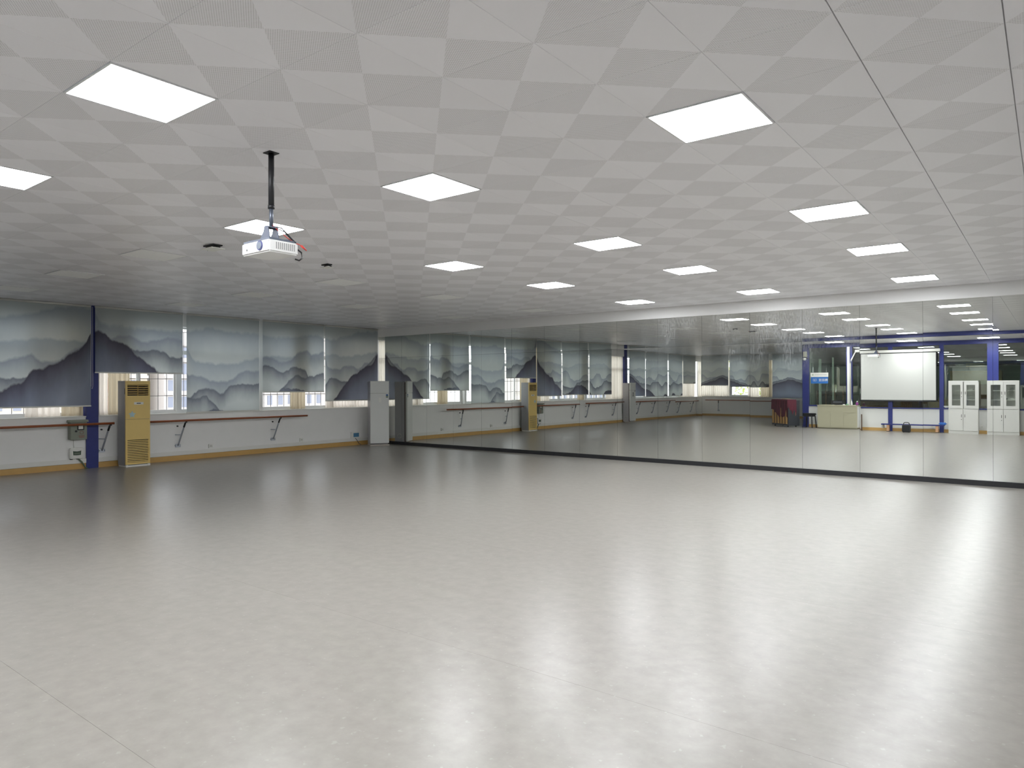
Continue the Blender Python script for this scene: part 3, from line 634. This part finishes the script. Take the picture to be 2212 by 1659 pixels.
# dark double door at the end of the partition
dr = struct('door_1', mat('dark_door', srgb(44, 48, 48), .3), -.66, .9, YP+.0, YP+.04, 0, 2.15)
bx('door_handle', ALUM, dr, -.02, .02, YP+.04, YP+.075, .9, 1.25)
# corridor furnishings seen through the glass
BROWN = mat('brown_wood', srgb(150, 104, 66), .5, var=(3, .15)); TANW = mat('tan_board', srgb(186, 160, 118), .6, var=(2, .1))
t = thing('wooden_counter', 'long brown wooden counter in the corridor behind the glass below the screen', 'counter', (-4.5, -3.6, 0))
bx('counter_body', BROWN, t, -1.5, 1.4, -.25, .25, 0, 1.12, bev=.006); bx('counter_top', BROWN, t, -1.53, 1.43, -.28, .28, 1.12, 1.16, bev=.006)
for k in range(5): bx('counter_door', BROWN, t, -1.47+k*.58, -.93+k*.58, .25, .262, .08, 1.06, bev=.003)
t = thing('wooden_wardrobe', 'tall brown wooden cupboard behind the glass near the white cabinets', 'cupboard', (-2.2, -3.8, 0))
bx('carcass', BROWN, t, -.75, .75, -.25, .25, 0, 1.75, bev=.006); bx('upper_panel', TANW, t, -.78, .78, -.25, .26, 1.75, 2.25, bev=.004)
for s in (-1, 1): bx('door', BROWN, t, min(s*.01, s*.73), max(s*.01, s*.73), .25, .268, .06, 1.72, bev=.004)
t = thing('notice_board', 'pale green notice board with yellow strips on the corridor wall', 'notice board', (-2.3, -5.2, 0))
bx('board', mat('board_green', srgb(150, 162, 150), .6), t, -.65, .65, -.02, .02, 1.95, 2.75)
bx('board_post', GRILLE, t, -.6, -.55, -.02, .02, 0, 1.95); bx('board_post', GRILLE, t, .55, .6, -.02, .02, 0, 1.95)
for k, z in enumerate((2.52, 2.44, 2.05)): bx('paper_strip', mat('pale_yellow', srgb(214, 206, 150), .6), t, -.3, .3, .02, .024, z, z+.045)
t = thing('corridor_screen', 'grey-green corridor screen wall behind the partition glass', 'screen wall', (-5.4, -6.0, 0))
bx('screen_panel', MATS['corridor_grey_green'], t, -2.3, 7.9, -.05, .05, 0, 2.5); bx('screen_rail', GRILLE, t, -2.3, 7.9, -.06, .06, 2.5, 2.56)
for x, a, b, z0, z1 in ((-7.42, .05, .05, 2.1, 2.75), (-6.93, .03, .03, 2.1, 2.8)):
    tag(MB().box(x-a, x+a, -3.02, -2.98, z0-2.1, z1).build('corridor_pipe', TRUNK), ('wide' if a > .04 else 'thin')+' white vertical pipe standing behind the glass near the blue sign', 'pipe')
t = thing('dark_bookcase', 'dark bookcase behind the glass beside the desk', 'bookcase', (-7.1, -3.4, 0))
bx('carcass', mat('dark_brown', srgb(58, 52, 46), .5), t, -.5, .5, -.18, .0, 0, 1.45)
for k in range(5): bx('shelf', mat('dark_brown', srgb(58, 52, 46), .5), t, -.48, .48, .0, .16, .1+k*.32, .13+k*.32)
for s in (-.5, -.17, .17, .48): bx('upright', BROWN, t, s-.012, s+.012, .0, .17, 0, 1.45)

# projection screen
t = thing('projection_screen', 'white pull-down projection screen hanging on the glass partition', 'projection screen', (-4.48, YP+.14, 0))
bx('casing', TRUNK, t, -1.42, 1.36, -.05, .06, 2.93, 3.03, bev=.01)
f = bx('screen_border', RUBBER, t, -1.25, 1.25, -.004, .0, 1.13, 2.93); bx('screen_fabric', mat('screen_white', srgb(206, 207, 203), .7), f, -1.225, 1.225, .0, .003, 1.165, 2.9)
MB().cyl((-1.27, 0, 1.125), (1.27, 0, 1.125), .018).build('weight_bar', RUBBER, t)
# conduits on the second blue post
tag(MB().box(-6.2, -6.11, YP+.035, YP+.075, .885, 3.16).build('conduit', TRUNK), 'straight white cable duct running up the blue post behind the desk', 'cable duct')
tag(MB().tube([(-6.08, YP+.05, .89), (-6.08, YP+.05, 2.5), (-6.06, YP+.055, 2.64), (-5.93, YP+.06, 2.9), (-5.86, YP+.06, 3.0)], .024).build('conduit', TRUNK), 'white conduit bending from the blue post to the projection screen', 'cable duct')

# room sign, readable from the room
t = thing('room_sign', 'blue and white room sign with large characters fixed on the glass', 'sign', (-7.23, YP-.045, 0))
bx('white_panel', TRUNK, t, -.33, .33, 0, .012, 2.0, 2.17); bl = bx('blue_panel', mat('sign_blue', srgb(44, 112, 190), .4), t, -.32, .32, 0, .012, 1.74, 2.0)
def text_mesh(body, size):
    cu = bpy.data.curves.new('txt', 'FONT'); cu.body = body; cu.size = size; cu.align_x = 'CENTER'; cu.align_y = 'CENTER'; cu.extrude = .001
    o = bpy.data.objects.new('txt', cu); COL.objects.link(o)
    dg = bpy.context.evaluated_depsgraph_get(); me = bpy.data.meshes.new_from_object(o.evaluated_get(dg))
    bpy.data.objects.remove(o); return me
me = text_mesh('\u821e\u8e48\u5ba4\uff082\uff09', .115); me.materials.clear(); me.materials.append(TRUNK)
o = link('lettering', me, bl); o.rotation_euler = (pi/2, 0, pi); o.location = (0, .0135, 1.87)
bx('small_emblem', mat('emblem_green', srgb(150, 175, 140), .5), t, -.27, -.22, .012, .013, 2.06, 2.11); bx('small_print_line', mat('print_grey', srgb(170, 170, 170), .5), t, -.18, .27, .012, .0125, 2.078, 2.092)
# security camera on first blue post
t = thing('security_camera', 'small white dome security camera on the first blue post', 'security camera', (-7.74, YP+.035, 2.72))
bx('junction_box', mat('box_cream', srgb(190, 190, 170), .5), t, -.07, .07, 0, .06, .08, .3, bev=.006); MB().lathe([(.001, -.06), (.05, -.05), (.07, 0), (.065, .03), (.03, .05)], (0, .12, 0)).build('dome', OFFW, t)
MB().tube([(0, .0, .05), (0, .1, .04)], .015).tube([(.0, .03, .06), (.12, .06, .02)], .02).build('arm', RUBBER, t)

# ------------------------------------------------------------------ desk and things on it
t = thing('teacher_desk', 'beige multimedia desk with three front panels before the glass partition', 'desk', (-6.41, -1.55, 0)); t.scale = (.97, 1, 1)
bx('carcass', DESK, t, -.72, .72, -.3, .28, .04, .88); bx('desk_top', DESK, t, -.735, .735, -.31, .31, .88, .905, bev=.004); bx('plinth', DESK, t, -.69, .69, -.26, .22, 0, .04)
bx('upper_panel', DESK, t, -.715, .715, .28, .292, .62, .875, bev=.003)
for k in range(3): bx('front_panel', DESK, t, -.712+k*.478, -.243+k*.478, .28, .29, .07, .612, bev=.003)
bx('side_panel', OFFW, t, .72, .73, -.28, .27, .06, .86)
t = thing('monitor', 'black flat monitor lying low on the desk', 'monitor', (-6.45, -1.6, .905))
bx('screen_case', RUBBER, t, -.24, .24, -.03, .03, .015, .175, bev=.006); bx('stand', RUBBER, t, -.1, .1, -.08, .08, 0, .015); bx('rear_strip', mat('slate', srgb(120, 124, 136), .4), t, -.16, .15, .03, .032, .1, .122)
t = thing('spray_bottle', 'white tapered bottle on the desk next to the blue post', 'bottle', (-5.95, -1.5, .905))
MB().lathe([(.036, 0), (.038, .02), (.034, .1), (.014, .15), (.011, .17)]).build('bottle_body', OFFW, t); MB().lathe([(.012, .17), (.012, .2), (.005, .22)]).build('cap', OFFW, t)
t = thing('purple_bottle', 'purple bottle with white cap on the desk corner', 'bottle', (-5.76, -1.5, .905))
MB().lathe([(.045, 0), (.048, .02), (.044, .09), (.02, .115)]).build('bottle_body', mat('purple_plastic', srgb(120, 40, 120), .35), t); MB().lathe([(.018, .115), (.02, .15), (.012, .16)]).build('cap', OFFW, t)
o = MB().lathe([(.02, 0), (.035, .01), (.034, .045), (.03, .05)], sx=1.3).build('green_cup', mat('cup_green', srgb(130, 180, 140), .4)); o.location = (-6.1, -1.5, .905); tag(o, 'small pale green cup on the desk', 'cup')
o = MB().lathe([(.03, 0), (.04, .008), (.025, .03), (.005, .036)], sx=1.4).build('paper_wad', TRUNK); o.location = (-6.2, -1.42, .905); tag(o, 'crumpled white tissue on the desk edge', 'tissue')
o = MB().box(-.02, .02, -.01, .01, 0, .62, bev=.003).build('wooden_post', mat('dark_stick', srgb(96, 74, 58), .5)); o.location = (-5.62, -1.55, 0); tag(o, 'dark brown wooden board standing beside the desk', 'board')

# ------------------------------------------------------------------ piano, cloth and stool
pc = (-8.5, -1.9, 0); pr = rad(45); PSC = (.83, .83, .91)
PB = mat('piano_black', srgb(50, 54, 60), .35); POST = mat('piano_post_wood', srgb(205, 160, 96), .5, var=(8, .12)); SND = mat('soundboard_dark', srgb(66, 36, 30), .6)
t = thing('upright_piano', 'dark upright piano seen from its back with pale wooden posts', 'piano', pc, pr); t.scale = PSC
bx('case', PB, t, -.725, .725, -.1, .27, .08, 1.17); bx('lid', PB, t, -.74, .74, -.12, .29, 1.17, 1.2, bev=.005)
for s in (-1, 1): bx('side_panel', PB, t, min(s*.725, s*.755), max(s*.725, s*.755), -.3, .28, .06, 1.17, bev=.004)
bx('keybed', PB, t, -.72, .72, -.3, -.1, .62, .78, bev=.004)
bx('soundboard', SND, t, -.72, .72, .27, .276, .14, 1.15)
for k in range(6): bx('back_post', POST, t, -.7+k*.25, -.58+k*.25, .276, .31, .13, 1.15)
bx('back_rail', PB, t, -.73, .73, .27, .3, .06, .13)
for sx in (-.6, .6):
    for sy in (-.2, .2): MB().lathe([(.02, 0), (.035, .01), (.035, .05), (.02, .062)], (sx, sy, 0)).build('caster', RUBBER, t)
# velvet cloth draped over the lid, back and end
CLOTH = mat('maroon_velvet', srgb(92, 26, 44), .85, var=(12, .2))
t = thing('velvet_cloth', 'maroon velvet cloth draped over the piano', 'cloth', pc, pr); t.scale = PSC
def hem_back(u): return .42+.32*(1-u)**2.2+.05*sin(9*u)+.03*sin(23*u)
def drape(u, v):
    x = -.73+1.5*u; L = [.0, .4]
    if v < .35: return (x, -.13+(.46)*(v/.35), 1.206+.006*sin(20*u)*v)
    q = (v-.35)/.65; zb = hem_back(u)
    return (x, .33+.02*sin(17*u+2*q)*q+.012*sin(41*u), 1.2-(1.2-zb)*q)
MB().grid(drape, 46, 22).build('back_drape', CLOTH, t)
def drape2(u, v):
    y = .33-.46*u; zb = .72+.12*sin(7*u+.6)-.22*(u > .85)+.05*sin(19*u)
    return (.772+.015*sin(15*u)*v, y, 1.205-(1.205-zb)*v)
MB().grid(drape2, 30, 14).build('end_drape', CLOTH, t)
MB().grid(lambda u, v: (.776+.012*sin(30*u), -.06-.06*u, .62-.1*v+.03*sin(9*u)), 8, 3).build('fringe', mat('gold_fringe', srgb(214, 170, 130), .7), t)
t = thing('sheet_paper', 'pale sheet of card lying on the covered piano lid', 'card', pc, pr); t.scale = PSC; bx('card', mat('cream_card', srgb(222, 200, 160), .7), t, .1, .5, .02, .24, 1.222, 1.236)
t = thing('black_stool', 'black stool between the piano and the beige desk', 'stool', (-7.47, -1.5, 0), rad(12))
bx('seat', RUBBER, t, -.21, .21, -.18, .18, .5, .57, bev=.02); bx('apron', RUBBER, t, -.18, .18, -.15, .15, .44, .5)
for sx in (-1, 1):
    for sy in (-1, 1): MB().cyl((sx*.17, sy*.14, .46), (sx*.2, sy*.17, 0), .024, .018).build('leg', RUBBER, t)

# ------------------------------------------------------------------ bench, bag, cushion, bowl
t = thing('low_bench', 'long low bench with blue plank seat and wooden legs below the screen', 'bench', (-3.98, -1.72, 0))
bx('seat_plank', BLUE, t, -1.0, 1.0, -.14, .14, .245, .285, bev=.006)
for x in (-.78, .78):
    bx('leg', mat('pale_pink_wood', srgb(224, 176, 134), .5), t, x-.04, x+.04, -.1, .1, .02, .245); bx('foot', RUBBER, t, x-.04, x+.04, -.12, .12, 0, .02)
bx('end_block', mat('grey_block', srgb(180, 176, 164), .5), t, -.98, -.92, -.1, .1, .12, .245)
t = thing('portable_speaker', 'black portable speaker with carrying handle on the floor by the bench', 'speaker', (-4.13, -1.42, 0))
bx('cabinet', RUBBER, t, -.13, .13, -.11, .11, .01, .27, bev=.02); bx('grille', mat('speaker_grille', srgb(24, 25, 28), .7), t, -.11, .11, .108, .114, .03, .23)
MB().tube([(-.1, 0, .26), (-.08, 0, .34), (-.05, 0, .355), (.05, 0, .355), (.08, 0, .34), (.1, 0, .26)], .014).build('handle', RUBBER, t)
for s in (-1, 1): bx('foot', RUBBER, t, s*.09-.02, s*.09+.02, -.09, .09, 0, .012)
o = MB().box(-.12, .12, -.1, .1, 0, .085, bev=.03).build('blue_cushion', mat('bright_blue_fabric', srgb(60, 120, 200), .8)); o.location = (-3.03, -1.72, .285); tag(o, 'bright blue cushion on the end of the low bench', 'cushion')
o = MB().lathe([(.03, 0), (.06, .01), (.085, .05), (.09, .075), (.083, .075), (.055, .02), (.001, .014)]).build('white_bowl', OFFW); o.location = (-2.95, YP-.0, .885); tag(o, 'small white bowl on the blue ledge beside a white cabinet', 'bowl')
socket((-1.9, YP, .24), 'white socket on the partition between the two white cabinets', axis=0)
socket((-3.4, YP, .2), 'white socket on the partition behind the low bench', axis=0)

# ------------------------------------------------------------------ filing cabinets
INT = mat('cabinet_inside', srgb(150, 150, 148), .6)
def cabinet(loc, label, ajar):
    t = thing('filing_cabinet', label, 'cabinet', loc); w = .435
    c = MB().box(-w, -w+.02, -.2, .2, 0, 1.86).box(w-.02, w, -.2, .2, 0, 1.86).box(-w+.02, w-.02, -.2, .2, 0, .1).box(-w+.02, w-.02, -.2, .2, 1.82, 1.86).box(-w+.02, w-.02, -.2, .18, .86, .89).box(-w+.02, w-.02, -.2, -.185, .1, 1.82)
    c.build('body', CAB, t)
    for z in (1.18, 1.5): bx('shelf', CAB, t, -w+.02, w-.02, -.185, .16, z, z+.022)
    for s in (-1, 1):
        x0, x1 = (-w+.004, -.004) if s < 0 else (.004, w-.004)
        d = bx('door', CAB, t, x0, x1, .2, .222, .105, .87, bev=.004)
        bx('handle', GRILLE, d, s*.05-.008, s*.05+.008, .222, .23, .58, .68)
        if s < 0: MB().cyl((-.05, .222, .5), (-.05, .23, .5), .012).build('lock', RUBBER, d)
        f = MB(); gx0, gx1 = x0+.1, x1-.075
        if s > 0: gx0, gx1 = x0+.075, x1-.1
        f.box(x0, gx0, .2, .222, .885, 1.815).box(gx1, x1, .2, .222, .885, 1.815).box(gx0, gx1, .2, .222, .885, .99).box(gx0, gx1, .2, .222, 1.715, 1.815)
        g = f.build('glass_door', CAB, t); bx('pane', CGLASS, g, gx0, gx1, .208, .213, .99, 1.715)
        bx('handle', GRILLE, g, s*.045-.007, s*.045+.007, .222, .23, 1.38, 1.48)
        if s < 0: MB().cyl((-.045, .222, 1.3), (-.045, .23, 1.3), .012).build('lock', RUBBER, g)
        if ajar and s > 0: g.location.x = .018; g.rotation_euler.z = 0.0
    return t
cabinet((-2.41, YP+.25, 0), 'white metal cabinet with glass upper doors, left of the pair by the low bench', True)
cabinet((-1.29, YP+.25, 0), 'white metal cabinet with glass doors and folded things on a shelf, beside the dark door', False)
for x, z, w, c, lab in ((-2.2, 1.522, .08, srgb(230, 230, 225), 'folded white cloth on the upper shelf of the cabinet by the bench'), (-1.02, 1.202, .09, srgb(235, 235, 230), 'folded white cloth on the shelf of the cabinet by the door'), (-1.24, 1.202, .06, srgb(50, 56, 60), 'small dark pouch on the shelf of the cabinet by the door')):
    o = MB().box(-w, w, -.08, .08, 0, .055, bev=.02).build('folded_cloth', mat('fold_%d' % int(z*1000+w*100), c, .8)); o.location = (x, YP+.25, z); tag(o, lab, 'cloth')

# ------------------------------------------------------------------ outside
struct('ground', mat('pale_ground', srgb(190, 188, 182), .8), -330, XW-14, -330, 260, -14.3, -14)
FAC = [mat('facade_white', srgb(208, 202, 199), .7), mat('facade_cream', srgb(208, 198, 184), .7)]
WINM = mat('facade_glass', srgb(140, 145, 162), .4); SALM = mat('salmon_paint', srgb(200, 116, 100), .7)
wme = MB().box(0, .3, -.55, .55, 0, 1.9).mesh('window'); wme.materials.append(WINM)
def block(x, ya, yb, fac, label, stripe=None, nf=6, zb=-8.0, rz=0):
    t = thing('apartment_block', label, 'building', (x, (ya+yb)/2, -14), rz); h = (yb-ya)/2
    bx('wall', fac, t, -12, 0, -h, h, 0, 40)
    nb = int((yb-ya)/2.55)
    for k in range(nb):
        y = -h+1.3+k*2.55
        if stripe and k in stripe:
            bx('coloured_bay', SALM, t, 0, .25, y-1.0, y+1.0, 0, 40); continue
        for f in range(nf):
            o = link('window', wme, t); o.location = (-.2, y, 14+zb+3.0*f)
    for f in range(nf+1): bx('floor_band', FAC[0], t, 0, .5, -h, h, 14+zb+3.0*f-.75, 14+zb+3.0*f-.3)
block(-126, 36, 60, FAC[1], 'cream apartment block far outside with a salmon stripe', (2, 6))
block(-124, 62, 88, FAC[0], 'white apartment block far outside seen beside the yellow air conditioner')
block(-128, 90, 122, FAC[0], 'pale apartment block far outside seen under the blind above the barre')
block(-95, -150, -100, FAC[0], 'white apartment block far outside towards the rear', None, 5)
# tree outside the back windows
t = thing('tree', 'yellow-green tree outside the back window', 'tree', (-15.8, -17.5, -14))
MB().cyl((0, 0, 0), (0, 0, 14), .25, .12).build('trunk', mat('bark', srgb(90, 76, 60), .8), t)
b = bmesh.new(); R = random.Random(2)
for k in range(2600):
    a, z, r = R.random()*2*pi, R.random(), R.random()**.5
    rad_ = 2.3*(1-(2*z-1)**2)**.5*(.5+.5*r); c = Vector((cos(a)*rad_, sin(a)*rad_, 12.5+5.5*z))
    u_ = Vector((R.uniform(-1, 1), R.uniform(-1, 1), R.uniform(-.6, .6))).normalized(); v_ = u_.cross(Vector((0, 0, 1))).normalized()
    s = R.uniform(.08, .15); q = [b.verts.new(c+u_*s*1.4*i+v_*s*.6*j) for i, j in ((-1, 0), (0, -1), (1, 0), (0, 1))]; b.faces.new(q)
me = bpy.data.meshes.new('foliage'); b.to_mesh(me); b.free()
o = link('foliage', me, t, mat('leaf_yellow_green', srgb(176, 190, 70), .6)); o['kind'] = 'stuff'
